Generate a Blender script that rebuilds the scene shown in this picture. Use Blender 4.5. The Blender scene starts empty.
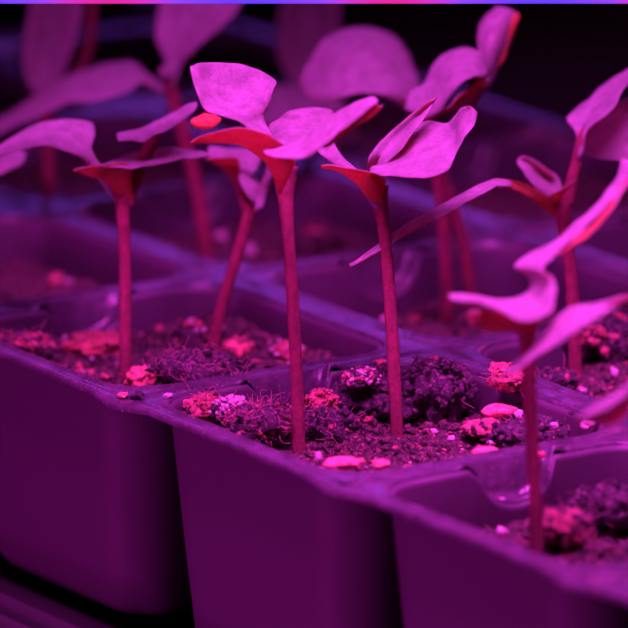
import bpy, bmesh, math, random
from mathutils import Vector, noise, Matrix
random.seed(7)
MM = 0.001
RIM = 36.0                       # height of the tray rim above the shelf, millimetres
COL = bpy.context.scene.collection

# ------------------------------------------------------------------ camera
PH = math.radians(13.73)
DIST, FPX = 900.0, 7083.0
FWD = Vector((0, math.cos(PH), -math.sin(PH)))
UP = Vector((0, math.sin(PH), math.cos(PH)))
RIGHT = Vector((1, 0, 0))
CAM = Vector((24.03, 0, RIM)) - FWD*DIST + UP*10.6

def at(px, py, d):
    """point in millimetres, d = distance behind the plane of focus"""
    t = DIST + d
    return CAM + FWD*t + RIGHT*((px-314)/FPX*t) + UP*((314-py)/FPX*t)

def depth_on(px, py, z):
    r = FWD + RIGHT*((px-314)/FPX) + UP*((314-py)/FPX)
    return (z-CAM.z)/r.z - DIST

def on_z(px, py, z):
    return at(px, py, depth_on(px, py, z))

TH = math.radians(56.7)
CU, CV = 50.0, 47.5
def uv(u, v, z=RIM):
    c, s = math.cos(TH), math.sin(TH)
    return Vector((u*c+v*s, -u*s+v*c, z))

def to_uv(p):
    c, s = math.cos(TH), math.sin(TH)
    return p.x*c-p.y*s, p.x*s+p.y*c

def project(p):
    q = p-CAM
    t = q.dot(FWD)
    return 314+FPX*q.dot(RIGHT)/t, 314-FPX*q.dot(UP)/t

# ------------------------------------------------------------------ object helpers
def tag(o, label=None, cat=None, group=None, kind=None):
    if label: o['label'] = label
    if cat: o['category'] = cat
    if group: o['group'] = group
    if kind: o['kind'] = kind
    return o

def empty(name, loc):
    o = bpy.data.objects.new(name, None)
    o.empty_display_size = 0.004
    o.location = Vector(loc)*MM
    COL.objects.link(o)
    return o

def mesh_obj(name, verts, faces, mats, parent=None, origin=Vector((0,0,0)), fmat=None, smooth=True):
    """verts in world millimetres; origin = where the object's own origin is (mm)"""
    me = bpy.data.meshes.new(name)
    me.from_pydata([tuple((Vector(v)-origin)*MM) for v in verts], [], faces)
    for m in mats: me.materials.append(m)
    if fmat:
        for p, k in zip(me.polygons, fmat): p.material_index = k
    for p in me.polygons: p.use_smooth = smooth
    me.update()
    o = bpy.data.objects.new(name, me)
    if parent is not None:
        o.parent = parent
    else:
        o.location = origin*MM
    COL.objects.link(o)
    return o

# ------------------------------------------------------------------ materials
def new_mat(name):
    m = bpy.data.materials.new(name); m.use_nodes = True
    nt = m.node_tree
    b = nt.nodes['Principled BSDF']
    return m, nt, b

def coord(nt, scale):
    tc = nt.nodes.new('ShaderNodeTexCoord')
    mp = nt.nodes.new('ShaderNodeMapping')
    mp.inputs['Scale'].default_value = (scale*1000,)*3
    nt.links.new(tc.outputs['Object'], mp.inputs['Vector'])
    return mp.outputs['Vector']

def noise_tex(nt, vec, scale, detail=4, rough=.6):
    n = nt.nodes.new('ShaderNodeTexNoise')
    n.inputs['Scale'].default_value = scale
    n.inputs['Detail'].default_value = detail
    n.inputs['Roughness'].default_value = rough
    nt.links.new(vec, n.inputs['Vector'])
    return n.outputs['Fac']

def ramp(nt, fac, stops):
    r = nt.nodes.new('ShaderNodeValToRGB')
    els = r.color_ramp.elements
    while len(els) < len(stops): els.new(.5)
    for e, (p, c) in zip(els, stops):
        e.position = p; e.color = (*c, 1)
    nt.links.new(fac, r.inputs['Fac'])
    return r.outputs['Color']

def bump(nt, b, fac, strength, dist):
    n = nt.nodes.new('ShaderNodeBump')
    n.inputs['Strength'].default_value = strength
    n.inputs['Distance'].default_value = dist*MM
    nt.links.new(fac, n.inputs['Height'])
    nt.links.new(n.outputs['Normal'], b.inputs['Normal'])
    return n.outputs['Normal']

def leaf_mat(name, c1, c2, trans, tcol, rough=.5):
    m, nt, b = new_mat(name)
    v = coord(nt, 1)
    n1 = noise_tex(nt, v, .55, 3)
    n2 = noise_tex(nt, v, 2.6, 5, .8)
    mm = nt.nodes.new('ShaderNodeMath'); mm.operation = 'MULTIPLY_ADD'; mm.inputs[1].default_value = .55
    nt.links.new(n2, mm.inputs[0])
    m2 = nt.nodes.new('ShaderNodeMath'); m2.operation = 'MULTIPLY'; m2.inputs[1].default_value = .45
    nt.links.new(n1, m2.inputs[0]); nt.links.new(m2.outputs[0], mm.inputs[2])
    nt.links.new(ramp(nt, mm.outputs[0], [(.38, tuple(x*.62 for x in c1)), (.5, c1), (.62, c2)]), b.inputs['Base Color'])
    b.inputs['Roughness'].default_value = rough
    b.inputs['Specular IOR Level'].default_value = .35
    nb = bump(nt, b, n2, .9, .55)
    t = nt.nodes.new('ShaderNodeBsdfTranslucent')
    t.inputs['Color'].default_value = (*tcol, 1)
    nt.links.new(nb, t.inputs['Normal'])
    mx = nt.nodes.new('ShaderNodeMixShader'); mx.inputs['Fac'].default_value = trans
    nt.links.new(b.outputs[0], mx.inputs[1]); nt.links.new(t.outputs[0], mx.inputs[2])
    nt.links.new(mx.outputs[0], nt.nodes['Material Output'].inputs['Surface'])
    return m

M_TOP = leaf_mat('leaf_upper', (.40, .42, .40), (.54, .54, .55), .34, (.8, .2, .45))
M_UND = leaf_mat('leaf_underside', (.66, .26, .12), (.85, .36, .17), .55, (1, .32, .12))
M_STEM = leaf_mat('stem_skin', (.24, .04, .07), (.36, .06, .10), .10, (.6, .05, .08), .45)

def plastic(name, base, rough, dust=0.0):
    m, nt, b = new_mat(name)
    v = coord(nt, 1)
    n = noise_tex(nt, v, .35, 5, .65)
    sp = noise_tex(nt, v, 2.2, 2, .8)
    col = ramp(nt, n, [(.35, base), (.75, tuple(x*(1+dust*1.6) for x in base))])
    if dust:
        k = ramp(nt, sp, [(.66, (0, 0, 0)), (.74, (1, 1, 1))])
        mx = nt.nodes.new('ShaderNodeMix'); mx.data_type = 'RGBA'
        nt.links.new(k, mx.inputs[0]); nt.links.new(col, mx.inputs[6])
        mx.inputs[7].default_value = (.30, .16, .13, 1)
        col = mx.outputs[2]
    nt.links.new(col, b.inputs['Base Color'])
    b.inputs['Roughness'].default_value = rough
    bump(nt, b, n, .6 if dust else .25, .5 if dust else .3)
    return m
M_POT = plastic('pot_plastic', (.065, .035, .065), .55)
M_RIM = plastic('rim_plastic', (.040, .026, .042), .2, .9)
M_OUT = plastic('outer_tray_plastic', (.03, .022, .03), .3)
M_SHELF = plastic('shelf_surface', (.02, .016, .02), .8)
M_WALL = plastic('dark_wall_paint', (.012, .014, .016), .9)
M_HOUSE = plastic('lamp_housing', (.03, .03, .035), .4)

def soil_mat(name, stops, rough=.55, sc=1.0):
    m, nt, b = new_mat(name)
    v = coord(nt, 1)
    n = noise_tex(nt, v, 1.7*sc, 8, .8)
    nt.links.new(ramp(nt, n, stops), b.inputs['Base Color'])
    b.inputs['Roughness'].default_value = rough
    n2 = noise_tex(nt, v, 3.5*sc, 4, .7)
    bump(nt, b, n2, 1.0, .6)
    return m
M_SOIL = soil_mat('peat_soil', [(.38, (.012, .009, .010)), (.50, (.06, .03, .04)), (.59, (.30, .12, .13)), (.68, (.85, .5, .6))])
M_CLUMP = soil_mat('peat_clump', [(.40, (.012, .009, .012)), (.53, (.07, .035, .06)), (.66, (.55, .25, .4))])
M_RED = soil_mat('reddish_fibre_clump', [(.36, (.06, .02, .02)), (.5, (.5, .11, .12)), (.62, (1, .35, .4))])
M_CHIP = soil_mat('bark_chip', [(.3, (.45, .10, .10)), (.5, (.85, .22, .20)), (.7, (1, .45, .42))], .6, .5)
M_PALE = soil_mat('pale_grain', [(.3, (.5, .3, .34)), (.6, (.95, .75, .8))], .6)
M_FIB = soil_mat('coir_fibre', [(.3, (.15, .05, .08)), (.6, (.8, .28, .4))], .6)

# ------------------------------------------------------------------ curve maths
def cr(p0, p1, p2, p3, t):
    return 0.5*((2*p1)+(p2-p0)*t+(2*p0-5*p1+4*p2-p3)*t*t+(3*p1-p0-3*p2+p3)*t*t*t)

def spline(pts, n):
    """n samples per span through the points (Vectors)"""
    out = []
    k = len(pts)
    for i in range(k-1):
        a = pts[i-1] if i > 0 else pts[0]*2-pts[1]
        d = pts[i+2] if i+2 < k else pts[-1]*2-pts[-2]
        for j in range(n):
            out.append(cr(a, pts[i], pts[i+1], d, j/n))
    out.append(pts[-1].copy())
    return out

def tube(name, pts, radii, mat, parent=None, origin=Vector((0,0,0)), seg=14, n=6, rough=0.0):
    P = spline(pts, n)
    R = [v.x for v in spline([Vector((r, 0, 0)) for r in radii], n)]
    V, F = [], []
    prev = None
    for i, p in enumerate(P):
        t = (P[min(i+1, len(P)-1)]-P[max(i-1, 0)]).normalized()
        if prev is None:
            a = t.cross(Vector((0, 1, 0.01))).normalized()
        else:
            a = (prev-t*prev.dot(t)).normalized()
        prev = a
        b = t.cross(a)
        for s in range(seg):
            th = 2*math.pi*s/seg
            r = R[i]*(1+rough*noise.noise(Vector((th*1.5, i*.9, p.x))))
            V.append(p+a*(math.cos(th)*r)+b*(math.sin(th)*r))
    m = len(P)
    for i in range(m-1):
        for s in range(seg):
            s2 = (s+1) % seg
            F.append((i*seg+s, i*seg+s2, (i+1)*seg+s2, (i+1)*seg+s))
    F.append(tuple(range(seg))[::-1]); F.append(tuple((m-1)*seg+s for s in range(seg)))
    if name is None: return V, F
    return mesh_obj(name, V, F, [mat], parent, origin)

def leaf_sheet(rows, side, d0, thick=.28, na=6, nb=5, wav=.25, seed=0.):
    """rows: [(x,y,d), ..] across the blade, base to tip.  side: which face looks to the front."""
    R = []
    for row in rows:
        q = [at(x, y, d0+d) for x, y, d in row]
        if len(q) == 2: q = [q[0], (q[0]+q[1])/2, q[1]]
        R.append(q)
    k = len(R[0])
    along = [spline([r[c] for r in R], na) for c in range(k)]
    G = [spline([along[c][i] for c in range(k)], nb) for i in range(len(along[0]))]
    ni, nj = len(G), len(G[0])
    N = []
    tot = Vector((0, 0, 0))
    for i in range(ni):
        row = []
        for j in range(nj):
            a = G[min(i+1, ni-1)][j]-G[max(i-1, 0)][j]
            b = G[i][min(j+1, nj-1)]-G[i][max(j-1, 0)]
            c = a.cross(b)
            tot += c
            row.append(c.normalized() if c.length > 1e-9 else Vector((0, 0, 1)))
        N.append(row)
    front = tot.dot(-FWD) > 0           # +N looks to the front
    for i in range(ni):
        for j in range(nj):
            G[i][j] = G[i][j]+N[i][j]*(wav*noise.noise(G[i][j]*.45+Vector((seed, 0, 0))))
    V, F, FM = [], [], []
    for s in (1, -1):
        for i in range(ni):
            for j in range(nj):
                e = .35 if j in (0, nj-1) or i in (0, ni-1) else 1.
                V.append(G[i][j]+N[i][j]*(s*thick/2*e))
    S = ni*nj
    mp = (0 if side == 'top' else 1) if front else (1 if side == 'top' else 0)
    for i in range(ni-1):
        for j in range(nj-1):
            a, b, c, d = i*nj+j, (i+1)*nj+j, (i+1)*nj+j+1, i*nj+j+1
            F.append((a, b, c, d)); FM.append(mp)
            F.append((S+a, S+d, S+c, S+b)); FM.append(1-mp)
    ring = [i*nj for i in range(ni)]+[(ni-1)*nj+j for j in range(1, nj)]+[i*nj+nj-1 for i in range(ni-2, -1, -1)]+[j for j in range(nj-2, 0, -1)]
    for a, b in zip(ring, ring[1:]+ring[:1]):
        F.append((a, S+a, S+b, b)); FM.append(0)
    return V, F, FM

def leaf(parent, origin, rows, side, d0, extra=None, **kw):
    V, F, FM = leaf_sheet(rows, side, d0, **kw)
    if extra:
        for rr, sd in extra:
            v2, f2, m2 = leaf_sheet(rr, sd, d0)
            n = len(V)
            V += v2; F += [tuple(i+n for i in f) for f in f2]; FM += m2
    o = mesh_obj('leaf', V, F, [M_TOP, M_UND], parent, origin, FM)
    return o

PXMM = 7.87
def seedling(label, base, stem_pts, stem_r, leaves, petioles=(), d=None, zsoil=RIM-5, group=None):
    """base = pixel-space foot; every leaf row is (x, y, depth offset)"""
    if d is None: d = depth_on(base[0], base[1], zsoil)
    o = at(base[0], base[1], d)
    root = empty('seedling', o)
    tag(root, label, 'seedling', group)
    sc = (DIST+d)/FPX
    pts = [at(x, y, d+z) for x, y, z in stem_pts]
    pts.insert(0, pts[0]+Vector((0, 0, -3)))
    rr = [stem_r[0]]+list(stem_r)
    tube('stem', pts, [r*sc for r in rr], M_STEM, root, o, rough=.08)
    for pp, pr in petioles:
        tube('petiole', [at(x, y, d+z) for x, y, z in pp], [r*sc for r in pr], M_STEM, root, o, seg=10, rough=.08)
    for k, lf in enumerate(leaves):
        leaf(root, o, lf[0], lf[1], d, extra=lf[2] if len(lf) > 2 else None, seed=k*3.1+base[0])
    return root

# ------------------------------------------------------------------ the tray
I0, I1, J0, J1 = -7, 4, 0, 3
def warp(u, v):
    return .35*noise.noise(Vector((u*.03, v*.03, 3)))+.12*noise.noise(Vector((u*.2, v*.2, 9)))

def cell_loop(i, j, inset=0.0, rad=7.2):
    """inner opening outline in tray coordinates and the matching points on the cell's boundary"""
    a0, a1 = i*CU, (i+1)*CU
    b0, b1 = j*CV, (j+1)*CV
    x0, x1 = a0+2.3+inset, a1-2.8-inset
    y0, y1 = b0+(2.1 if j == 0 else 2.8)+inset, b1-3-inset
    r = rad
    NS, NC = 26, 9
    inner, outer, side = [], [], []
    cs = [((x1-r, y0+r), -90), ((x1-r, y1-r), 0), ((x0+r, y1-r), 90), ((x0+r, y0+r), 180)]
    starts = [(x0+r, y0), (x1, y0+r), (x1-r, y1), (x0, y1-r)]
    ends = [(x1-r, y0), (x1, y1-r), (x0+r, y1), (x0, y0+r)]
    for s in range(4):
        for k in range(NS):
            t = k/NS
            x = starts[s][0]*(1-t)+ends[s][0]*t; y = starts[s][1]*(1-t)+ends[s][1]*t
            inner.append((x, y))
            outer.append(((x, b0), (a1, y), (x, b1), (a0, y))[s]); side.append(s)
        (cx, cy), a = cs[s]
        for k in range(NC):
            an = math.radians(a+90*k/NC)
            dx, dy = math.cos(an), math.sin(an)
            inner.append((cx+r*dx, cy+r*dy))
            tx = ((a1 if dx > 0 else a0)-cx)/dx if abs(dx) > 1e-6 else 1e9
            ty = ((b1 if dy > 0 else b0)-cy)/dy if abs(dy) > 1e-6 else 1e9
            t = min(tx, ty)
            outer.append((cx+t*dx, cy+t*dy)); side.append(-1)
        X, Y = (a1, a1, a0, a0)[s], (b0, b1, b1, b0)[s]
        best = min(range(len(outer)-NC, len(outer)), key=lambda q: (outer[q][0]-X)**2+(outer[q][1]-Y)**2)
        outer[best] = (X, Y)
    return inner, outer, side

def dip(i, j, x, y, s):
    if s != 3: return 0.0
    m = (j+.5)*CV
    q = abs(y-m)/6.0
    return 5.2*math.sqrt(1-q*q) if q < 1 else 0.0

def lip(j, y, s):
    if s != 3: return 0.0
    return .9*math.exp(-((abs(y-(j+.5)*CV)-6.5)/.9)**2)

def build_tray(off=Vector((0, 0, 0)), label='', rows=(J0, J1), cols=(I0, I1)):
    root = empty('seedling_tray', uv(0, 0, 3)+off)
    o0 = uv(0, 0, 3)+off
    tag(root, label, 'seedling tray')
    RV, RF = [], []
    for i in range(*cols):
        for j in range(*rows):
            inn, out, side = cell_loop(i, j)
            n = len(inn)
            prof = [(0, 0, 0), (.22, -.15, .02), (.36, -.25, .75), (.66, -.25, 1), (.82, .05, 1), (.95, -.05, 1), (1.0, -.5, 1.0)]
            base = len(RV)
            for t, z, k in prof:
                for (x, y), (X, Y), s in zip(inn, out, side):
                    dd = dip(i, j, x, y, s)
                    px, py = X+(x-X)*(t+(.28*min(1, dd/2) if t > .9 else 0)), Y+(y-Y)*t
                    RV.append(uv(px, py, RIM+z+warp(px, py)-k*dip(i, j, x, y, s)+lip(j, y, s)*(1 if t > .6 else 0))+off)
            for l in range(len(prof)-1):
                for q in range(n):
                    q2 = (q+1) % n
                    RF.append((base+l*n+q, base+l*n+q2, base+(l+1)*n+q2, base+(l+1)*n+q))
            # pot
            V, F = [], []
            cx, cy = (i+.5)*CU, (j+.5)*CV
            Z = [(0, -.4, 0), (.25, -1.2, .1), (.7, -7, .2), (1.6, -19, .5), (2.2, -26, .8), (2.5, -29.8, .8), (4.0, -31.8, 1.2), (7.5, -32.8, 3)]
            for w, z, _ in Z:
                for (x, y), s in zip(inn, side):
                    dx, dy = cx-x, cy-y
                    wl = w+(.6*min(1, dip(i, j, x, y, s)/2) if z > -2 else 0)
                    L = max(abs(dx), abs(dy))
                    px, py = x+dx/L*wl, y+dy/L*wl
                    dd = dip(i, j, x, y, s)*(1 if z > -6.5 else (0.4 if z > -8 else 0))
                    V.append(uv(px, py, RIM+z+warp(x, y)*(1 if z > -2 else 0)-dd)+off)
            for l in range(len(Z)-1):
                for q in range(n):
                    q2 = (q+1) % n
                    F.append((l*n+q, l*n+q2, (l+1)*n+q2, (l+1)*n+q))
            F.append(tuple((len(Z)-1)*n+q for q in range(n)))
            p = mesh_obj('cell', V, F, [M_POT], root, o0)
            sm = p.modifiers.new('wall', 'SOLIDIFY'); sm.thickness = .5*MM; sm.offset = 0
    # outer flange all round, with a small point at each junction on the long sides
    U0, U1, V0, V1 = cols[0]*CU, cols[1]*CU, rows[0]*CV, rows[1]*CV
    path = []
    st = 2.5
    def spike(t, pitch):
        q = abs((t/pitch+.5) % 1-.5)*pitch
        return max(0, 1-q/7)*1.1-.2*max(0, q-8)/17
    k = int((U1-U0)/st)
    for a in range(k+1): t = U0+(U1-U0)*a/k; path.append((t, V0, 0, -1, spike(t, CU)))
    k = int((V1-V0)/st)
    for a in range(k+1): t = V0+(V1-V0)*a/k; path.append((U1, t, 1, 0, spike(t, CV)))
    k = int((U1-U0)/st)
    for a in range(k+1): t = U1+(U0-U1)*a/k; path.append((t, V1, 0, 1, spike(t, CU)))
    k = int((V1-V0)/st)
    for a in range(k+1): t = V1+(V0-V1)*a/k; path.append((U0, t, -1, 0, spike(t, CV)))
    prof = [(0, 0), (.3, -.05), (.7, .05), (.95, -.1), (1.1, -.4), (1.12, -.8)]
    base = len(RV); m = len(prof)
    for (x, y, dx, dy, sp) in path:
        for o, z in prof:
            w = o*(1+sp*1.0)
            RV.append(uv(x+dx*w, y+dy*w, RIM+z+warp(x, y)-(.3*sp*o if sp > 0 else 0))+off)
    L = len(path)
    for a in range(L):
        b = (a+1) % L
        for q in range(m-1):
            RF.append((base+a*m+q, base+a*m+q+1, base+b*m+q+1, base+b*m+q))
    r = mesh_obj('rim', RV, RF, [M_RIM], root, o0)
    bm = bmesh.new(); bm.from_mesh(r.data)
    bmesh.ops.remove_doubles(bm, verts=bm.verts, dist=.02*MM)
    bmesh.ops.recalc_face_normals(bm, faces=bm.faces)
    bm.to_mesh(r.data); bm.free()
    return root

tray = build_tray(label='black plastic cell tray of deep square pots holding the sharp seedlings in front')

# ------------------------------------------------------------------ the outer carrying tray it stands in
def outer_tray(off, label, rows=(J0, J1), cols=(I0, I1)):
    U0, U1, V0, V1 = cols[0]*CU, cols[1]*CU, rows[0]*CV, rows[1]*CV
    prof = [(-6, 1.2), (-1, 1.25), (2.4, 1.4), (4.3, 3.6), (4.8, 5.0), (5.3, 5.0), (5.8, 3.4), (6.2, 2.4), (8.2, 2.2), (8.6, 3.4), (9.0, 4.4), (9.5, 4.3), (9.9, 3.4), (10.3, .2)]
    V, F = [], []
    cor = []
    for (x, y, a) in ((U1, V0, -90), (U1, V1, 0), (U0, V1, 90), (U0, V0, 180)):
        for k in range(7):
            cor.append((x, y, math.radians(a+90*k/6)))
    for (x, y, a) in cor:
        for o, z in prof:
            V.append(uv(x+math.cos(a)*o, y+math.sin(a)*o, z)+off)
    n, m = len(cor), len(prof)
    for a in range(n):
        b = (a+1) % n
        for q in range(m-1):
            F.append((a*m+q, b*m+q, b*m+q+1, a*m+q+1))
    F.append(tuple(a*m for a in range(n))[::-1])
    o = mesh_obj('drip_tray', V, F, [M_OUT], None, uv((U0+U1)/2, (V0+V1)/2, 0)+off)
    s = o.modifiers.new('wall', 'SOLIDIFY'); s.thickness = .4*MM; s.offset = -1
    tag(o, label, 'tray')
    return o
outer_tray(Vector((0, 0, 0)), 'shallow dark drip tray whose grooved lip runs below the front pots')

# ------------------------------------------------------------------ soil
def soil_height(u, v, lvl, amp):
    q = Vector((u, v, 0))
    h = amp*(noise.fractal(q*.10, 1.0, 2.0, 3)*1.2+.55*noise.noise(q*.45)+.4*abs(noise.noise(q*1.1))*1.2+.22*noise.noise(q*2.6))
    return lvl+h

def grain(V, F, c, r, sub=1, el=(1, .8, .6), rough=.9):
    bm = bmesh.new()
    bmesh.ops.create_icosphere(bm, subdivisions=sub, radius=1)
    rot = Matrix.Rotation(random.random()*6, 3, Vector((random.random(), random.random(), random.random()+.1)).normalized())
    s = random.random()*50
    n = len(V)
    for w in bm.verts:
        k = 1+rough*noise.noise(w.co*1.6+Vector((s, s, s)))*1.6
        p = rot @ Vector((w.co.x*el[0], w.co.y*el[1], w.co.z*el[2]))
        V.append(c+p*(r*k))
    for f in bm.faces: F.append(tuple(w.index+n for w in f.verts))
    bm.free()

CELLLEVEL = {(-1, 0): -4.9, (0, 0): -4.9, (1, 0): -7.5, (2, 0): -8, (-2, 0): -6.5, (0, 1): -5.0, (-1, 1): -8.0}
def soil_for(i, j, label, group, fine):
    lvl = RIM+CELLLEVEL.get((i, j), -6.5)
    ins = .9
    a0, a1, b0, b1 = i*CU+2.3+ins, (i+1)*CU-2.8-ins, j*CV+(2.1 if j == 0 else 2.8)+ins, (j+1)*CV-3-ins
    n = 110 if fine else 34
    V, F = [], []
    r = 6.8
    def clampuv(u, v):
        cx = min(max(u, a0+r), a1-r); cy = min(max(v, b0+r), b1-r)
        dx, dy = u-cx, v-cy
        L = math.hypot(dx, dy)
        if L > r and abs(dx) > 0 and abs(dy) > 0: return cx+dx/L*r, cy+dy/L*r
        return u, v
    for a in range(n+1):
        for b in range(n+1):
            u, v = clampuv(a0+(a1-a0)*a/n, b0+(b1-b0)*b/n)
            V.append(uv(u, v, soil_height(u, v, lvl, 1.25)))
    for a in range(n):
        for b in range(n):
            q = a*(n+1)+b
            F.append((q, q+n+1, q+n+2, q+1))
    cnt = 1500 if fine else 60
    FM = [0]*len(F)
    for k in range(cnt):
        u, v = random.uniform(a0+1.5, a1-1.5), random.uniform(b0+1.5, b1-1.5)
        u, v = clampuv(u, v)
        z = soil_height(u, v, lvl, 1.25)
        rr = random.choice((.15, .2, .25, .3, .45, .8)) if fine else random.uniform(.6, 1.4)
        f0 = len(F)
        grain(V, F, uv(u, v, z+rr*.3), rr, 1)
        x = random.random()
        FM += [0 if x < .80 else (1 if x < .94 else 2)]*(len(F)-f0)
    o = mesh_obj('potting_soil', V, F, [M_SOIL, M_RED, M_PALE], None, uv((i+.5)*CU, (j+.5)*CV, lvl-2), FM)
    tag(o, label, 'soil', group, 'stuff')

NAMED = {
 (-1, 0): 'dark crumbly soil in the front-row cell with the big pink-red chip, left of the middle cell',
 (0, 0): 'lumpy dark soil almost filling the middle front-row cell around two upright stems',
 (1, 0): 'soil sunk low in the front-row cell at the lower right, below a notched divider',
 (2, 0): 'sliver of soil in the front-row cell cut by the lower right corner',
 (-2, 0): 'shaded soil in the front-row cell at the left edge, beyond the left notch',
 (0, 1): 'soil in the second-row cell at right, holding the seedling with the long drooping leaf',
 (-1, 1): 'shaded soil in the second-row cell behind the middle front cell',
 (-2, 1): 'blurred soil in the second-row cell left of centre, behind the thin front-left stem',
}
for j in range(J0, J1):
    for i in range(I0, I1):
        x, y = project(uv((i+.5)*CU, (j+.5)*CV, RIM-6))
        if -230 < x < 860 and -60 < y < 800:
            lab = NAMED.get((i, j))
            soil_for(i, j, lab or 'blurred dark soil in a far-back cell of the front tray',
                     None if lab else 'soil in the far cells', (i, j) in ((-1, 0), (0, 0), (1, 0), (0, 1)))

# ------------------------------------------------------------------ clumps, chips, grains lying on the soil
def clump(name, px, py, d, wpx, hpx, mat, label, cat, group=None, sub=4, rough=.55, bits=(), fibres=0, deep=None):
    """wpx, hpx: width and height as seen; stands at depth d behind focus"""
    c = at(px, py, d)
    sc = (DIST+d)/FPX
    a, h = wpx/2*sc, hpx/2*sc
    bdeep = (deep or min(a, h*1.6))
    V, F = [], []
    bm = bmesh.new(); bmesh.ops.create_icosphere(bm, subdivisions=sub, radius=1)
    s = px*.37
    for w in bm.verts:
        q = w.co*1.3+Vector((s, 0, 0))
        k = 1+rough*(noise.noise(q)*.7+.5*noise.noise(q*2.7)+.35*noise.noise(q*6)+.2*noise.noise(q*14))
        V.append(c+Vector((w.co.x*a*k, w.co.y*bdeep*k, w.co.z*h*k)))
    for f in bm.faces: F.append(tuple(w.index for w in f.verts))
    bm.free()
    FM = [0]*len(F)
    mats = [mat]+[b[0] for b in bits]
    for bi, (bmaterial, cnt, r0, r1, zmin) in enumerate(bits):
        for k in range(cnt):
            while True:
                v = Vector((random.gauss(0, 1), random.gauss(0, 1), random.gauss(0, 1))).normalized()
                if v.z > zmin and v.y < .6: break
            f0 = len(F)
            grain(V, F, c+Vector((v.x*a, v.y*bdeep, v.z*h))*random.uniform(.92, 1.12), random.uniform(r0, r1), 1)
            FM += [bi+1]*(len(F)-f0)
    if fibres:
        mats.append(M_FIB)
        for k in range(int(fibres*1.4)):
            v = Vector((random.gauss(0, 1), random.gauss(0, .8)-.5, random.gauss(.4, .8))).normalized()
            p = c+Vector((v.x*a, v.y*bdeep, v.z*h))*1.0
            t = Vector((random.gauss(0, 1), random.gauss(0, 1), random.gauss(0, .8))).normalized()
            L = random.uniform(1.0, 3.0)
            pts = [p, p+t*L*.4+v*random.uniform(.1, .6), p+t*L*.8+Vector((random.gauss(0, .4), random.gauss(0, .4), random.gauss(0, .4)))+v*.2]
            tv, tf = tube(None, pts, [.03, .042, .025], None, seg=4, n=3)
            n = len(V)
            V += tv; F += [tuple(i+n for i in f) for f in tf]; FM += [len(mats)-1]*len(tf)
    o = mesh_obj(name, V, F, mats, None, c-Vector((0, 0, h)), FM)
    tag(o, label, cat, group)
    return o

def gd(px, py, z=-5.): return depth_on(px, py, RIM+z)
clump('bark_chip', 97, 345, gd(97, 352), 62, 26, M_CHIP, 'long pink-red bark chip lying left of the thin front-left stem', 'bark chip', sub=4, rough=.6, deep=3)
clump('bark_chip', 141, 380, gd(141, 386, -3.5), 26, 24, M_CHIP, 'small pointed pink chip on the tray edge right of the front-left stem', 'bark chip', sub=4, rough=.75, deep=1.5)
clump('soil_clump', 203, 372, gd(203, 388, -2.5), 92, 40, M_CLUMP, 'fuzzy dark coir clump resting on the divider left of the middle cell', 'soil clump', rough=.5, bits=[(M_CLUMP, 90, .2, .6, -.4), (M_RED, 20, .15, .4, -.2)], fibres=170)
clump('soil_clump', 205, 408, gd(205, 416, -3), 60, 26, M_RED, 'reddish crumbly clump in the left corner of the middle cell', 'soil clump', rough=.6, bits=[(M_CLUMP, 60, .2, .5, -.4), (M_RED, 50, .15, .45, -.2)], fibres=60)
clump('perlite_cluster', 232, 411, gd(232, 424, -3), 38, 24, M_CLUMP, 'bright pink granular cluster at the left end of the middle cell', 'perlite', sub=3, bits=[(M_PALE, 80, .2, .55, -.1)])
clump('soil_clump', 262, 425, gd(262, 432, -3), 70, 44, M_CLUMP, 'round fibrous clump just left of the tall centre stem', 'soil clump', rough=.4, bits=[(M_RED, 80, .15, .45, -.2), (M_CLUMP, 40, .3, .6, -.3)], fibres=200)
clump('soil_clump', 321, 405, gd(321, 425, -4), 34, 28, M_RED, 'small red crumb heap just right of the tall centre stem', 'soil clump', sub=3, bits=[(M_RED, 90, .2, .45, -.1)])
clump('soil_clump', 327, 428, gd(327, 434, -4.5), 60, 42, M_CLUMP, 'dark soil lump between the two middle stems, under the red crumbs', 'soil clump', bits=[(M_RED, 20, .2, .4, 0), (M_CLUMP, 40, .3, .6, -.2)], fibres=20)
clump('soil_clump', 378, 400, gd(378, 412, -4.5), 82, 62, M_CLUMP, 'rounded dark soil lump with pale grains behind the centre-right stem', 'soil clump', rough=.45, bits=[(M_CLUMP, 110, .25, .7, -.3)], fibres=10)
clump('perlite_cluster', 362, 379, gd(372, 416, -4.5)-2, 34, 20, M_CLUMP, 'pale pink crumbs on the rounded lump left of the centre-right stem', 'perlite', sub=3, bits=[(M_PALE, 45, .2, .5, -.3), (M_RED, 40, .2, .5, -.3)])
clump('soil_clump', 433, 396, gd(433, 412, -4.5), 72, 72, M_CLUMP, 'tall dark soil lump right of the centre-right stem', 'soil clump', rough=.5, bits=[(M_CLUMP, 140, .25, .8, -.3)], fibres=12)
clump('soil_clump', 511, 379, gd(511, 392, 0), 42, 26, M_RED, 'brown-red fuzzy clump sitting on the diagonal divider', 'soil clump', sub=4, rough=.7, bits=[(M_RED, 60, .2, .45, -.2)], fibres=12)
clump('bark_chip', 499, 411, gd(499, 420, -3), 36, 14, M_CHIP, 'smooth bright pink chip on the soil below the diagonal divider', 'bark chip', sub=3, rough=.25, deep=2)
clump('perlite_grain', 519, 415, gd(519, 420, -3), 12, 11, M_PALE, 'pale grain right of the smooth bright chip', 'perlite', sub=2, rough=.3)
clump('soil_clump', 488, 428, gd(488, 436, -4), 56, 14, M_RED, 'flat reddish flake under the smooth bright chip', 'soil clump', sub=3, bits=[(M_CLUMP, 30, .2, .4, 0)], deep=3)
clump('soil_clump', 530, 436, gd(530, 450, -4), 74, 34, M_CLUMP, 'dark ridge of soil at the right end of the middle cell', 'soil clump', bits=[(M_CLUMP, 80, .25, .6, -.3), (M_RED, 12, .2, .4, 0)], fibres=14)
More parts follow.
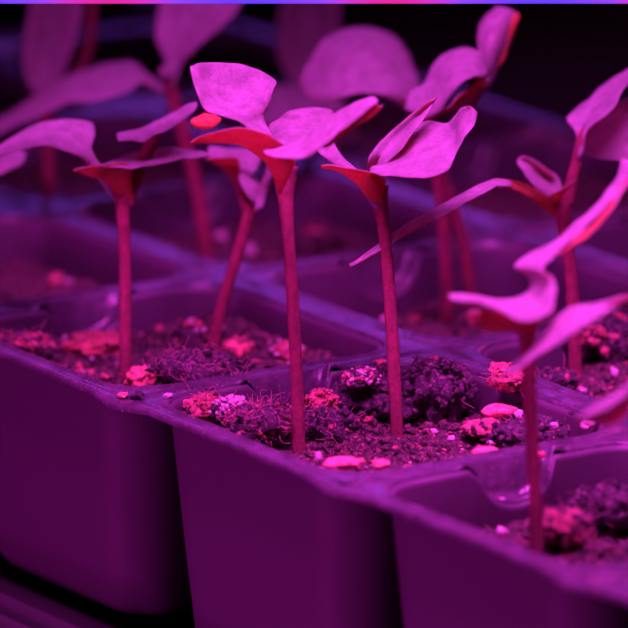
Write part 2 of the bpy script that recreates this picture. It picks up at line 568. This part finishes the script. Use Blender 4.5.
clump('bark_chip', 343, 463, gd(343, 470, -2.5), 42, 11, M_CHIP, 'flat orange-pink chip at the front edge of the middle cell, right of the tall stem', 'bark chip', sub=3, rough=.45, deep=1.6)
clump('bark_chip', 381, 464, gd(381, 470, -2.5), 18, 9, M_CHIP, 'small pink chip at the front edge of the middle cell', 'bark chip', sub=3, rough=.4, deep=1.2)
clump('perlite_grain', 318, 458, gd(318, 466, -2.5), 7, 14, M_PALE, 'tiny upright pale crumb beside the foot of the tall centre stem', 'perlite', sub=2)
clump('bark_chip', 487, 452, gd(487, 456, -2), 30, 9, M_CHIP, 'dull red chip on the divider above the right-hand notch', 'bark chip', sub=3, rough=.45, deep=1.4)
clump('soil_clump', 491, 507, gd(491, 514, -7), 34, 22, M_RED, 'pinkish crumbs below the right-hand notch', 'soil clump', sub=3, bits=[(M_PALE, 14, .2, .4, 0), (M_RED, 40, .2, .5, -.2)])
clump('soil_clump', 560, 527, gd(560, 548, -7), 56, 34, M_RED, 'reddish fibrous clump right of the front-right stem', 'soil clump', bits=[(M_CLUMP, 60, .3, .7, -.3)], fibres=90)
clump('soil_clump', 612, 508, gd(612, 530, -7), 84, 42, M_CLUMP, 'large dark lump at the right edge of the lower right cell', 'soil clump', bits=[(M_CLUMP, 110, .3, .8, -.3), (M_PALE, 10, .2, .4, .3)], fibres=30)
clump('soil_clump', 20, 345, gd(20, 356, -4), 70, 22, M_CLUMP, 'crumbly soil heap at the left edge behind the front rim', 'soil clump', bits=[(M_RED, 70, .2, .7, -.2)], fibres=60)
clump('soil_clump', 238, 349, gd(238, 356, -5), 26, 20, M_CHIP, 'blurred pink lump right of the leaning stem', 'soil clump', sub=3, rough=.5, bits=[(M_RED, 20, .3, .7, -.2)])
clump('soil_clump', 288, 352, gd(288, 360, -5), 30, 24, M_RED, 'blurred pinkish lump just left of the tall centre stem', 'soil clump', sub=3, bits=[(M_PALE, 12, .3, .6, 0)])
clump('soil_clump', 190, 340, gd(190, 350, -5), 32, 40, M_CLUMP, 'blurred upright lump against the wall left of the leaning stem', 'soil clump', sub=3, bits=[(M_PALE, 8, .3, .6, 0), (M_RED, 20, .3, .6, 0)])
clump('soil_clump', 600, 340, gd(600, 362, -5), 70, 50, M_CLUMP, 'blurred grainy heap behind the right rear stem', 'soil clump', bits=[(M_RED, 60, .4, 1.0, -.2), (M_PALE, 18, .3, .8, 0)])
clump('soil_clump', 552, 381, gd(552, 390, -4.5), 50, 22, M_CLUMP, 'low dark lump at the foot of the right rear stem', 'soil clump', bits=[(M_CLUMP, 40, .3, .6, -.2), (M_RED, 10, .3, .5, 0)], fibres=12)
# small chips scattered along the divider and rim
for k, (x, y, r, mt) in enumerate([(434, 359, 5, M_RED), (555, 425, 4, M_PALE), (590, 418, 3, M_CLUMP), (572, 413, 3, M_CLUMP), (540, 455, 5, M_CHIP), (587, 425, 6, M_PALE), (596, 418, 4, M_PALE), (123, 395, 5, M_CHIP), (138, 395, 6, M_CLUMP), (168, 396, 4, M_PALE), (381, 362, 5, M_CHIP)]):
    labs = ['red crumb on the junction behind the tall dark lump', 'pale crumb by the right end of the middle cell', 'dark speck of soil on the wide right junction, right-hand one', 'dark speck of soil on the diagonal divider left of the wide junction',
            'orange crumb on the divider right of the right-hand notch', 'pale crumb at the right corner of the middle cell', 'pale crumb just above the right corner of the middle cell', 'reddish crumb on the rim at the foot of the front-left stem',
            'dark crumb on the rim beside the small pointed chip', 'pale crumb under the fuzzy dark coir clump', 'pink crumb on the divider left of the centre-right stem']
    clump('soil_crumb', x, y, gd(x, y+r/2, 0), r*2, r*1.2, mt, labs[k], 'soil crumb', sub=3, rough=.9)

# ------------------------------------------------------------------ seedlings
# S1: left front
seedling('seedling with thin straight stem at front left, beside the long bark chip', (125, 386),
  [(125, 386, 0), (125, 300, 0), (124.5, 240, 0), (123, 214, 0), (123, 196, 0)], [6.2, 6, 6, 7, 9],
  [([[(123, 200, 0), (119, 201, 0), (115, 203, 0)],
     [(112, 182, 2), (108, 184, 0), (103, 186, 0)],
     [(101, 164, 3), (96, 166, 1), (90, 167, 1)],
     [(91, 148, 4), (87, 153, 1), (80, 157, -1)],
     [(95, 134, 7), (83, 143, 3), (68, 151, -1)],
     [(92, 123, 9), (74, 134, 4), (55, 147, -1)],
     [(72, 119, 9), (55, 131, 4), (38, 146, -1)],
     [(45, 121, 9), (30, 136, 4), (15, 152, 0)],
     [(20, 132, 9), (8, 147, 5), (-5, 160, 2)],
     [(-12, 152, 8), (-14, 158, 6), (-18, 166, 4)]], 'top'),
   ([[(132, 205, 0), (126, 208, 0), (121, 205, 1)],
     [(130, 166, -3), (124, 180, -2), (117, 196, 0)],
     [(112, 163, -5), (110, 172, -3), (104, 183, 0)],
     [(95, 166, -5), (94, 171, -3), (92, 177, -1)],
     [(82, 168, -4), (82, 170, -3), (82, 173, -2)],
     [(73, 170, -3), (73, 170.5, -3), (73, 171, -3)]], 'under'),
   ([[(98, 166, -3), (98, 166.5, -4), (98, 167, -5)],
     [(112, 160, 2), (116, 163, -1), (120, 166.5, -5)],
     [(132, 153, 4), (133, 160, 0), (134, 168, -4)],
     [(150, 149, 5), (151, 156, 1), (152, 165, -3)],
     [(172, 148, 5), (173, 153, 2), (174, 160, -2)],
     [(192, 151, 4), (192, 154, 2), (193, 158, 0)],
     [(207, 153, 3), (207, 154.5, 3), (207, 156, 2)]], 'top'),
   ([[(117, 134, 2), (117, 137, 0), (118, 140, -2)],
     [(128, 131, 3), (129, 135, 0), (130, 141, -3)],
     [(142, 128, 4), (143, 133, 0), (143, 141, -4)],
     [(158, 121, 4), (158, 127, 0), (158, 134, -4)],
     [(172, 113, 4), (173, 120, 0), (173, 127, -4)],
     [(186, 105, 3), (187, 110, 0), (188, 116, -3)],
     [(197, 102, 1), (197, 104, 0), (197, 107, -1)]], 'top')],
  petioles=[([(128, 206, 0), (133, 190, 0), (140, 170, 0), (148, 150, 0), (156, 134, 0), (164, 126, 0)], [5.5, 5.5, 6, 6.5, 6.5, 3])])

# S2: leaning stem behind
seedling('seedling with leaning stem rising behind the fuzzy coir clump', (212, 354),
  [(212, 354, 0), (220, 312, 0), (237, 257, 0), (247, 222, 0), (252, 205, 0)], [6, 5.8, 6, 6.5, 8],
  [([[(236, 178, 0), (240, 182, 1), (244, 186, 1)], [(226, 162, -3), (240, 168, -1), (256, 170, 0)], [(210, 158, -5), (235, 158, 0), (262, 156, 4)],
     [(208, 150, -4), (234, 152, 1), (258, 150, 6)], [(209, 146, 2), (222, 147, 3), (232, 149, 5)]], 'top'),
   ([[(250, 200, -2), (254, 202, -2), (258, 202, 0)], [(240, 182, -2), (250, 186, -1), (260, 188, 1)], [(238, 172, 0), (248, 174, 1), (256, 180, 3)], [(238, 168, 1), (243, 168, 2), (247, 169, 3)]], 'top'),
   ([[(254, 212, -3), (258, 210, -3), (263, 207, -3)], [(258, 192, -3), (263, 190, -3), (268, 188, -3)], [(266, 172, -3), (270, 172, -4), (275, 172, -5)], [(268, 155, -2), (273, 152, -4), (279, 150, -6)], [(272, 135, 0), (276, 132, -2), (282, 130, -4)]], 'top'),
   ([[(240, 180, 0), (236, 180, 0), (232, 178, 0)], [(240, 166, -2), (230, 167, -2), (222, 168, -1)], [(238, 159, -5), (222, 160, -5), (208, 160, -4)], [(230, 157, -7), (218, 158, -7), (205, 157, -6)]], 'under')],
  petioles=[([(248, 212, 0), (243, 196, 0), (238, 182, 0), (230, 170, 0)], [5.5, 6, 5.5, 4]),
            ([(252, 212, 0), (260, 195, 0), (268, 178, 0), (272, 160, 0)], [5.5, 5, 5, 3])])

# S3: tall centre
seedling('tallest front seedling, thick stem in the centre with a big leaf folded up', (299, 457),
  [(299, 457, 0), (297, 385, 0), (293, 305, 0), (289, 245, 0), (286, 205, 0), (285, 185, 0), (285, 166, 0)], [6.6, 6.5, 6.3, 6, 7.5, 10.5, 13],
  [([[(296, 172, 0), (290, 172, -1), (282, 170, 0)],
     [(284, 150, 2), (276, 152, 0), (266, 152, 0)],
     [(273, 136, 3), (264, 137, 1), (252, 133, 0)],
     [(264, 119, 5), (252, 124, 2), (236, 121, -1)],
     [(268, 107, 6), (246, 113, 2), (216, 115, -2)],
     [(273, 90, 7), (232, 101, 5), (203, 107, -1)],
     [(275, 80, 9), (221, 91, 6.5), (197, 94, -1)],
     [(250, 67, 10), (210, 80, 7), (194, 80, 1)],
     [(222, 62.5, 9), (206, 68, 7), (191, 71, 3)],
     [(197, 64, 6), (194, 65, 5), (190, 67, 4)]], 'top',
    [([[(222, 118, -1), (215, 115, -2), (206, 111, 0)], [(220, 122, -2.5), (209, 121, -3), (198, 116, -1)], [(213, 128, -3), (203, 127, -3), (191, 121, -2)], [(207, 130, -2), (200, 129, -2), (194, 125, -2)]], 'under')]),
   ([[(296, 160, -8), (288, 180, -6), (280, 195, -4)],
     [(280, 142, -11), (275, 158, -8), (272, 176, -4)],
     [(262, 132, -12), (262, 143, -8), (262, 160, -4)],
     [(240, 128, -11), (242, 136, -8), (246, 148, -4)],
     [(216, 131, -9), (220, 136, -7), (225, 143, -4)],
     [(201, 136, -7), (204, 139, -6), (208, 143, -5)],
     [(190, 142, -6), (191, 143, -6), (192, 144, -6)]], 'under'),
   ([[(262, 150, -10), (266, 154, -13), (272, 157, -16)],
     [(280, 146, -9), (284, 152, -14), (288, 159, -18)],
     [(300, 138, -10), (304, 146, -15), (308, 157, -20)],
     [(316, 127, -12), (321, 134, -17), (326, 143, -22)],
     [(334, 115, -15), (339, 122, -19), (344, 130, -23)],
     [(352, 104, -18), (356, 109, -21), (360, 117, -24)],
     [(366, 98, -20), (369, 101, -22), (372, 106, -24)],
     [(374, 96, -22), (376, 98, -22), (378, 101, -23)]], 'top',
    [([[(322, 146, -21), (324, 147, -20), (326, 147, -18)], [(342, 130, -22), (346, 132, -20), (348, 130, -17)], [(360, 115, -23), (366, 118, -20), (369, 117, -17)], [(374, 102, -23), (380, 106, -20), (382, 104, -18)]], 'under')])])

# S4: centre right
seedling('crisp seedling with straight stem in the middle cell, one narrow leaf, one broad', (397, 439),
  [(397, 439, 0), (394, 372, 0), (389.5, 292, 0), (384, 232, 0), (380, 205, 0), (378, 186, 0)], [6.5, 6.4, 6.3, 6, 8, 10.5],
  [([[(383, 208, 0), (379, 210, -1), (374, 208, 0)],
     [(371, 184, 1), (366, 187, 0), (360, 188, 0)],
     [(352, 165, 2), (346, 167, 1), (339, 169, 1)],
     [(336, 147, 3), (330, 152, 2), (322, 155, 1)],
     [(334, 134, 5), (325, 143, 3), (312, 147, 1)],
     [(336, 122, 8), (320, 138, 4), (300, 150, 0)],
     [(331, 110, 10), (312, 128, 5), (288, 150, 0)],
     [(312, 107, 11), (295, 124, 6), (275, 146, 1)],
     [(290, 112, 11), (280, 124, 7), (268, 140, 3)],
     [(272, 124, 9), (268, 129, 7), (264, 135, 5)]], 'top'),
   ([[(386, 180, -1), (382, 198, -1), (377, 212, 0)],
     [(372, 172, -4), (370, 182, -3), (366, 196, 0)],
     [(355, 168, -6), (354, 173, -4), (352, 180, -1)],
     [(338, 166, -6), (338, 168.5, -5), (338, 172, -3)],
     [(321, 165, -5), (321, 166, -5), (321, 167, -4)]], 'under'),
   ([[(368, 170, 3), (373, 168, 5), (378, 172, 2)],
     [(369, 158, 2), (381, 157, 3.6), (392, 158, 0)],
     [(378, 145, 3), (391, 146, 3.8), (404, 146, 0)],
     [(392, 130, 4), (404, 132, 4.2), (415, 131, 1)],
     [(408, 117, 4), (418, 118, 4.6), (425, 115, 3)],
     [(422, 106, 4), (428, 106, 6), (433, 104, 5)],
     [(436, 97, 5), (436.5, 97, 5), (437, 98, 5)]], 'top'),
   ([[(371, 167, 0), (370, 170, -2), (370, 173, -4)],
     [(388, 162, 1), (388, 169, -3), (388, 176, -7)],
     [(402, 148, 4), (406, 163, -2), (410, 177.5, -9)],
     [(410, 130, 7), (421, 152, 0), (430, 177, -9)],
     [(426, 121, 8), (437, 145, 1), (447, 170, -8)],
     [(447, 123, 6), (453, 138, 1), (456, 154, -5)],
     [(455, 116, 4), (461, 127, 0), (465, 138, -4)],
     [(461, 108, 2), (469, 116, 0), (474, 124, -2)],
     [(469, 106, 0), (473, 108, 0), (478, 112, 0)]], 'top')])

# S5: two stems behind the S4
seedling('blurred seedling with a big rounded dome leaf, left stem of a close pair', (447, 302),
  [(447, 302, 0), (445, 240, 0), (440, 190, 0), (432, 140, 0), (424, 112, 0)], [7, 6.5, 6.5, 6.5, 6],
  [([[(424, 118, 0), (420, 118, -3), (412, 116, -4)],
     [(421, 88, 2), (402, 92, -8), (385, 96, -12)],
     [(415, 66, 6), (385, 74, -6), (360, 93, -13)],
     [(402, 44, 9), (368, 58, -4), (338, 98, -12)],
     [(380, 29, 11), (345, 52, 0), (318, 102, -8)],
     [(352, 27, 11), (325, 56, 4), (306, 100, -3)],
     [(326, 38, 10), (312, 62, 6), (302, 90, 2)],
     [(312, 56, 8), (306, 68, 6), (301, 80, 4)]], 'top')],
  )
seedling('seedling whose leaf curls up to the light bar, right of the dome leaf', (471, 300),
  [(471, 300, 0), (465, 255, 0), (455, 215, 0), (443, 180, 0), (436, 150, 0), (428, 122, 0)], [7, 6.5, 6.5, 6.5, 6.5, 5],
  [([[(404, 109, -32), (416, 114, -33), (430, 119, -34)],
     [(410, 92, -31), (424, 100, -33), (440, 111, -36)],
     [(424, 82, -29), (438, 88, -33), (450, 95, -37)],
     [(431, 66, -27), (446, 74, -33), (462, 82, -37)],
     [(444, 54, -27), (460, 64, -33), (474, 77, -37)],
     [(464, 48, -27), (474, 60, -32), (483, 77, -34)],
     [(481, 54, -27), (485, 63, -28), (488, 74, -29)]], 'top',
    [([[(424, 118, -34), (425, 120, -33), (427, 121, -31)], [(446, 108, -36), (450, 110, -33), (450, 108, -29)], [(462, 94, -36), (467, 98, -33), (468, 96, -29)], [(480, 78, -33), (487, 80, -31), (490, 76, -29)]], 'under')]),
   ([[(490, 88, -26), (483, 86, -27), (476, 78, -27)],
     [(499, 66, -26), (488, 62, -29), (477, 55, -27)],
     [(508, 42, -25), (494, 38, -29), (477, 35, -26)],
     [(514, 24, -24), (500, 20, -27), (483, 17, -24)],
     [(519, 14, -22), (508, 8, -24), (496, 6, -22)]], 'top',
    [([[(516, 12, -24), (518, 14, -25), (520, 17, -24)], [(509, 20, -24), (513, 26, -26), (518, 24, -24)], [(506, 40, -25), (509, 40, -26), (512, 38, -24)], [(496, 70, -26), (500, 66, -26), (503, 62, -25)]], 'under')])],
  petioles=[([(430, 126, 0), (426, 118, -12), (416, 112, -26), (410, 106, -32)], [4, 4, 4, 3]),
            ([(440, 150, 0), (458, 120, -14), (474, 100, -24), (484, 84, -27)], [4.5, 5, 5, 4])])

# S6: right rear
seedling('right rear seedling with a long thin leaf arching left and drooping to a point', (575, 374),
  [(575, 374, 0), (574, 325, 0), (571, 275, 0), (566, 235, 0), (563, 214, 0), (562, 196, 0)], [6.8, 6.6, 6.5, 7, 8.5, 10],
  [([[(563, 210, 0), (560, 214, 0), (556, 218, 0)],
     [(549, 197, -2), (546, 203, -2), (543, 209, -2)],
     [(528, 185, -6), (527, 190, -6), (525, 196, -7)],
     [(512, 180, -9), (512, 184.5, -9), (512, 190, -11)],
     [(498, 179, -13), (498, 183, -14), (499, 188, -17)]], 'under'),
   ([[(512, 181, -9), (512, 183, -11), (512, 186, -13)],
     [(497, 179, -12), (497, 183, -15), (496, 187, -18)],
     [(475, 187, -17), (477, 192, -20), (479, 196, -23)],
     [(448, 201, -22), (450, 206, -24), (452, 211, -27)],
     [(420, 216, -26), (422, 221, -28), (424, 226, -30)],
     [(392, 234, -30), (393, 239, -31), (394, 243, -32)],
     [(370, 250, -33), (371, 253, -33), (372, 255, -34)],
     [(356, 261, -35), (356, 262.5, -35), (357, 264, -35)],
     [(350, 264, -36), (350, 265, -36), (351, 267, -36)]], 'top'),
   ([[(556, 200, 2), (554, 199, 1), (551, 197, 0)],
     [(562, 188, 3), (549, 185, 5), (537, 188, -2)],
     [(556, 176, 4), (541, 175, 6), (528, 178, 0)],
     [(545, 167, 4), (533, 167, 5), (522, 169, 1)],
     [(532, 159, 4), (525, 161, 4), (518, 164, 2)],
     [(523, 157, 3), (520, 158, 3), (517, 160, 3)]], 'top'),
   ([[(576, 178, -5), (566, 192, -3), (556, 206, 0)],
     [(566, 186, -6), (560, 194, -4), (554, 203, -1)],
     [(550, 194, -5), (550, 196, -4), (550, 198, -3)]], 'under'),
   ([[(578, 158, 0), (580, 158, -1), (582, 156, 0)],
     [(575, 132, 1), (581, 136, 0), (588, 130, -1)],
     [(567, 118, 3), (586, 120, 2), (605, 117, -3)],
     [(586, 100, 7), (603, 104, 3), (617, 102, -3)],
     [(605, 84, 9), (616, 88, 5), (626, 86, -1)],
     [(628, 68, 9), (632, 74, 6), (638, 74, 2)],
     [(644, 58, 8), (646, 60, 7), (648, 62, 5)]], 'top'),
   ([[(582, 148, 6), (584, 150, 5), (584, 152, 4)],
     [(588, 124, 9), (592, 142, 6), (596, 158, 3)],
     [(610, 108, 10), (614, 135, 6), (618, 160, 2)],
     [(634, 96, 10), (638, 126, 6), (640, 156, 2)],
     [(660, 104, 12), (662, 124, 9), (662, 144, 5)]], 'top')],
  petioles=[([(566, 205, 0), (571, 185, 0), (577, 160, 0), (582, 138, 0), (588, 126, 1)], [8, 6.5, 5.5, 5, 3.5])])

# S7: front right
seedling('front right seedling in the lower right cell with one twisted S-shaped leaf', (537, 548),
  [(537, 548, 0), (534.5, 480, 0), (530, 400, 0), (528, 350, 0), (526, 322, 0)], [6.8, 6.8, 6.8, 8, 10],
  [([[(449, 294, -4), (449, 297, -6), (450, 300, -7)],
     [(475, 296, -3), (475, 298.5, -6), (476, 302, -9)],
     [(497, 299.5, -2), (496, 303, -7), (495, 308, -12)],
     [(516, 297, -1), (520, 309, -8), (524, 321, -15)],
     [(527, 290, 0), (537, 302, -6), (548, 313, -14)],
     [(530, 281, 1), (543, 287, -4), (556, 295, -10)],
     [(523, 273, 2), (538, 275, -2), (553, 279, -7)],
     [(514, 266, 4), (528, 267, 0), (543, 270, -5)],
     [(530, 254, 6), (541, 258, 2), (550, 261, -3)],
     [(553, 241, 8), (557, 245, 5), (561, 249, 2)],
     [(580, 219, 10), (583, 223, 7), (586, 227, 4)],
     [(602, 197, 12), (605, 201, 9), (608, 205, 6)],
     [(618, 172, 14), (624, 180, 11), (630, 184, 8)],
     [(621, 158, 15), (630, 160, 13), (638, 162, 11)]], 'top'),
   ([[(556, 256, -1), (562, 252, 1), (566, 248, 2)],
     [(572, 246, -1), (580, 240, 1), (588, 228, 4)],
     [(592, 232, 0), (600, 222, 3), (608, 208, 6)],
     [(612, 210, 2), (618, 200, 5), (622, 188, 8)],
     [(622, 190, 6), (626, 184, 8), (629, 176, 10)]], 'under'),
   ([[(540, 318, -6), (536, 330, -2), (530, 338, 0)],
     [(518, 316, -10), (516, 326, -5), (514, 331, 0)],
     [(496, 311, -10), (494, 322, -6), (494, 330, -2)],
     [(478, 310, -8), (476, 318, -6), (476, 326, -4)],
     [(468, 314, -7), (468, 318, -6), (469, 324, -5)]], 'under',
    [([[(481, 312, -9), (482, 318, -8), (481, 325, -6)], [(472, 311, -10), (474, 319, -9), (473, 327, -7)], [(467, 315, -8), (467, 319, -8), (468, 324, -7)]], 'top')])])

# S8: right edge, close to the camera
seedling('out-of-focus foreground seedling at the right edge with a leaf sweeping down left', (668, 560),
  [(668, 560, 0), (662, 480, 0), (655, 400, 0), (648, 330, 0), (644, 302, 0)], [7, 7, 7, 7.5, 9],
  [([[(646, 300, 0), (644, 304, 0), (642, 308, 0)],
     [(622, 296, -2), (620, 302, -3), (618, 308, -4)],
     [(600, 303, -4), (600, 311, -6), (598, 319, -8)],
     [(578, 306, -5), (582, 317, -8), (582, 328, -11)],
     [(560, 314, -6), (566, 327, -9), (566, 339, -12)],
     [(548, 328, -7), (552, 339, -9), (550, 349, -11)],
     [(533, 348, -8), (535, 353, -9), (534, 359, -10)],
     [(516, 362, -8), (518, 366, -8), (517, 369, -9)],
     [(502, 372, -8), (503, 374, -8), (504, 376, -8)]], 'top'),
   ([[(645, 300, -2), (642, 306, -4), (640, 316, -2)], [(650, 370, -12), (640, 388, -16), (630, 404, -14)], [(634, 380, -18), (622, 402, -22), (612, 424, -20)], [(612, 396, -22), (602, 410, -26), (596, 424, -24)], [(584, 412, -26), (580, 418, -28), (578, 423, -26)]], 'top')],
  petioles=[([(644, 306, 0), (640, 290, -1), (648, 268, -1), (660, 250, 0)], [5, 5, 5, 4]),
            ([(646, 312, 0), (636, 300, -2), (620, 302, -3), (604, 308, -5)], [5, 5, 4, 3])])

# blurred background seedlings
seedling('blurred background seedling at upper left with a long leaf reaching the left edge', (207, 262),
  [(207, 262, 0), (200, 205, 0), (188, 150, 0), (176, 108, 0), (169, 84, 0)], [8, 7, 7, 7, 6],
  [([[(166, 88, 0), (165, 92, 0), (163, 96, 0)],
     [(148, 74, 0), (146, 79, -2), (143, 84, -4)],
     [(132, 62, 4), (130, 76, -3), (128, 92, -10)],
     [(104, 64, 6), (100, 80, -3), (100, 100, -12)],
     [(70, 74, 8), (68, 88, -1), (66, 104, -10)],
     [(40, 92, 8), (38, 103, 0), (36, 116, -8)],
     [(10, 112, 8), (8, 120, 2), (6, 130, -6)],
     [(-20, 130, 6), (-20, 136, 2), (-20, 144, -2)]], 'top'),
   ([[(172, 92, 0), (168, 92, 0), (164, 92, 0)],
     [(182, 64, 0), (174, 64, 2), (166, 62, 2)],
     [(206, 40, -4), (180, 40, 2), (156, 40, 2)],
     [(230, 18, -6), (194, 12, 2), (158, 10, 4)],
     [(248, -8, -6), (204, -14, 2), (168, -16, 4)],
     [(236, -34, -4), (210, -36, 0), (186, -36, 4)]], 'top'),
   ([[(170, 86, -2), (166, 84, -2), (162, 84, -2)], [(173, 78, -4), (166, 76, -5), (159, 76, -4)], [(172, 66, -4), (166, 66, -5), (160, 68, -4)]], 'top')])
seedling('far blurred seedling at the top left corner, upright mauve leaf above the long one', (50, 218),
  [(50, 218, 0), (50, 190, 0), (48, 140, 0), (44, 96, 0)], [7, 6, 6, 6],
  [([[(48, 104, 0), (44, 104, 0), (40, 104, 0)],
     [(62, 76, -2), (44, 78, 2), (26, 76, 0)],
     [(74, 45, -4), (50, 44, 4), (24, 50, 0)],
     [(80, 10, -5), (58, 8, 4), (30, 12, 0)],
     [(84, -20, -5), (62, -20, 3), (38, -20, 0)]], 'top')],
  petioles=[([(46, 100, 0), (72, 80, 0), (88, 50, 0), (93, -15, 0)], [5, 5, 5, 5])])
seedling('far dim seedling whose dark purple leaf hangs behind the dome leaf', (300, 178),
  [(300, 178, 0), (303, 160, 0), (306, 130, 0), (302, 84, 0)], [6.5, 6, 6, 6],
  [([[(306, 92, 0), (302, 94, 0), (298, 92, 0)],
     [(326, 68, -2), (304, 70, 4), (281, 62, 0)],
     [(336, 36, -3), (308, 36, 5), (279, 34, 0)],
     [(340, 4, -4), (312, 4, 5), (283, 4, 0)],
     [(338, -24, -4), (314, -24, 3), (292, -24, 0)]], 'top'),
   ([[(312, 136, -20), (308, 140, -22), (300, 140, -24)],
     [(346, 108, -22), (330, 122, -26), (312, 138, -30)],
     [(322, 92, -20), (306, 112, -26), (290, 134, -32)],
     [(292, 85, -20), (280, 106, -26), (272, 130, -32)],
     [(266, 88, -22), (260, 104, -26), (256, 122, -30)]], 'top')],
  petioles=[([(308, 150, 0), (310, 144, -10), (308, 138, -20)], [5, 5, 4])])
seedling('seedling cut by the left edge, only a small hot-pink leaf tip showing', (-34, 316),
  [(-34, 316, 0), (-34, 250, 0), (-32, 200, 0), (-28, 182, 0)], [7, 6, 6, 7],
  [([[(-30, 178, 0), (-28, 182, 0), (-26, 186, 0)],
     [(-12, 160, 0), (-10, 168, -2), (-8, 178, -4)],
     [(6, 152, 1), (8, 161, -3), (8, 171, -6)],
     [(20, 150, 2), (21, 157, -2), (20, 165, -5)],
     [(25, 152, 0), (25, 156, -2), (24, 161, -3)]], 'top')])

# ------------------------------------------------------------------ shelf and back wall
def box(name, x0, x1, y0, y1, z0, z1, mat, bev=0, parent=None, origin=Vector((0, 0, 0))):
    V = [(x, y, z) for z in (z0, z1) for y in (y0, y1) for x in (x0, x1)]
    F = [(0, 2, 3, 1), (4, 5, 7, 6), (0, 1, 5, 4), (2, 6, 7, 3), (0, 4, 6, 2), (1, 3, 7, 5)]
    o = mesh_obj(name, V, F, [mat], parent, origin, smooth=False)
    if bev:
        m = o.modifiers.new('bevel', 'BEVEL'); m.width = bev*MM; m.segments = 3
    return o
fl = box('floor', -1500, 1500, -1100, 1600, -20, 0, M_SHELF); tag(fl, kind='structure')
wb = box('wall_back', -1500, 1500, 1600, 1620, -20, 1400, M_WALL); tag(wb, kind='structure')

# ------------------------------------------------------------------ grow lamp bar just above the leaves
dl = 8
yb = at(314, 2.4, dl)
lamp = empty('grow_light', yb)
tag(lamp, 'slim LED grow light strip with blue and pink diodes crossing the very top', 'grow light')
o = yb.copy()
box('housing', o.x-260, o.x+260, o.y-1.6, o.y+1.6, o.z+1.6, o.z+4.5, M_HOUSE, .4, lamp, o)
m, nt, b = new_mat('led_diffuser')
tc = nt.nodes.new('ShaderNodeTexCoord'); sx = nt.nodes.new('ShaderNodeSeparateXYZ')
nt.links.new(tc.outputs['Object'], sx.inputs[0])
mu = nt.nodes.new('ShaderNodeMath'); mu.operation = 'MULTIPLY_ADD'
mu.inputs[1].default_value = 1000*2*math.pi/36.5; mu.inputs[2].default_value = math.pi/2-(-26.5)*2*math.pi/36.5
nt.links.new(sx.outputs['X'], mu.inputs[0])
sn = nt.nodes.new('ShaderNodeMath'); sn.operation = 'SINE'; nt.links.new(mu.outputs[0], sn.inputs[0])
ma = nt.nodes.new('ShaderNodeMath'); ma.operation = 'MULTIPLY_ADD'; ma.inputs[1].default_value = .5; ma.inputs[2].default_value = .5
nt.links.new(sn.outputs[0], ma.inputs[0])
col = ramp(nt, ma.outputs[0], [(.0, (.10, .05, 1)), (.55, (.28, .06, 1)), (.85, (.7, .03, .6)), (1, (.8, .02, .35))])
nt.links.new(col, b.inputs['Emission Color']); b.inputs['Emission Strength'].default_value = .95
b.inputs['Base Color'].default_value = (.03, .03, .03, 1)
box('diffuser', o.x-258, o.x+258, o.y-1.2, o.y+1.2, o.z, o.z+1.55, m, .4, lamp, o)

# ------------------------------------------------------------------ lights
def area(name, loc, target, size, sy, power, color, spread=180):
    L = bpy.data.lights.new(name, 'AREA'); L.shape = 'RECTANGLE'; L.spread = math.radians(spread)
    L.size = size*MM; L.size_y = sy*MM; L.energy = power; L.color = color
    ob = bpy.data.objects.new(name, L); COL.objects.link(ob)
    ob.location = Vector(loc)*MM
    d = (Vector(target)-Vector(loc)).normalized()
    ob.rotation_euler = d.to_track_quat('-Z', 'Y').to_euler()
    return ob
area('red_diodes', (40, -75, 290), (34, -45, 36), 200, 70, .90, (1, .06, .92), 84)
area('blue_diodes', (60, 60, 240), (30, -40, 36), 60, 30, .07, (.5, .06, 1), 100)
area('front_diodes', (-420, -260, 62), (30, -20, 40), 300, 60, .15, (1, .03, .82), 42)
area('added_blue_rim_light', (0, 520, 190), (50, -40, 36), 90, 30, .018, (.36, .06, 1), 90)  # added low light behind, out of view, for blue highlights on the tray rim
area('added_pink_rim_light', (170, 560, 200), (20, -20, 36), 90, 30, .028, (1, .04, .6), 90)  # second added light behind, unseen, gives the rim edges pink highlights

w = bpy.data.worlds.new('World'); bpy.context.scene.world = w; w.use_nodes = True
w.node_tree.nodes['Background'].inputs[0].default_value = (.35, .35, .55, 1)
w.node_tree.nodes['Background'].inputs[1].default_value = .008

# ------------------------------------------------------------------ camera object
cd = bpy.data.cameras.new('camera'); co = bpy.data.objects.new('camera', cd); COL.objects.link(co)
co.location = CAM*MM
co.rotation_euler = FWD.to_track_quat('-Z', 'Y').to_euler()
cd.sensor_width = 36; cd.lens = FPX*36/628
cd.clip_start = .05; cd.clip_end = 20
cd.dof.use_dof = True; cd.dof.focus_distance = DIST*MM; cd.dof.aperture_fstop = 26
sc = bpy.context.scene
sc.camera = co
sc.view_settings.view_transform = 'Standard'; sc.view_settings.look = 'None'
sc.view_settings.exposure = 0; sc.view_settings.gamma = 1
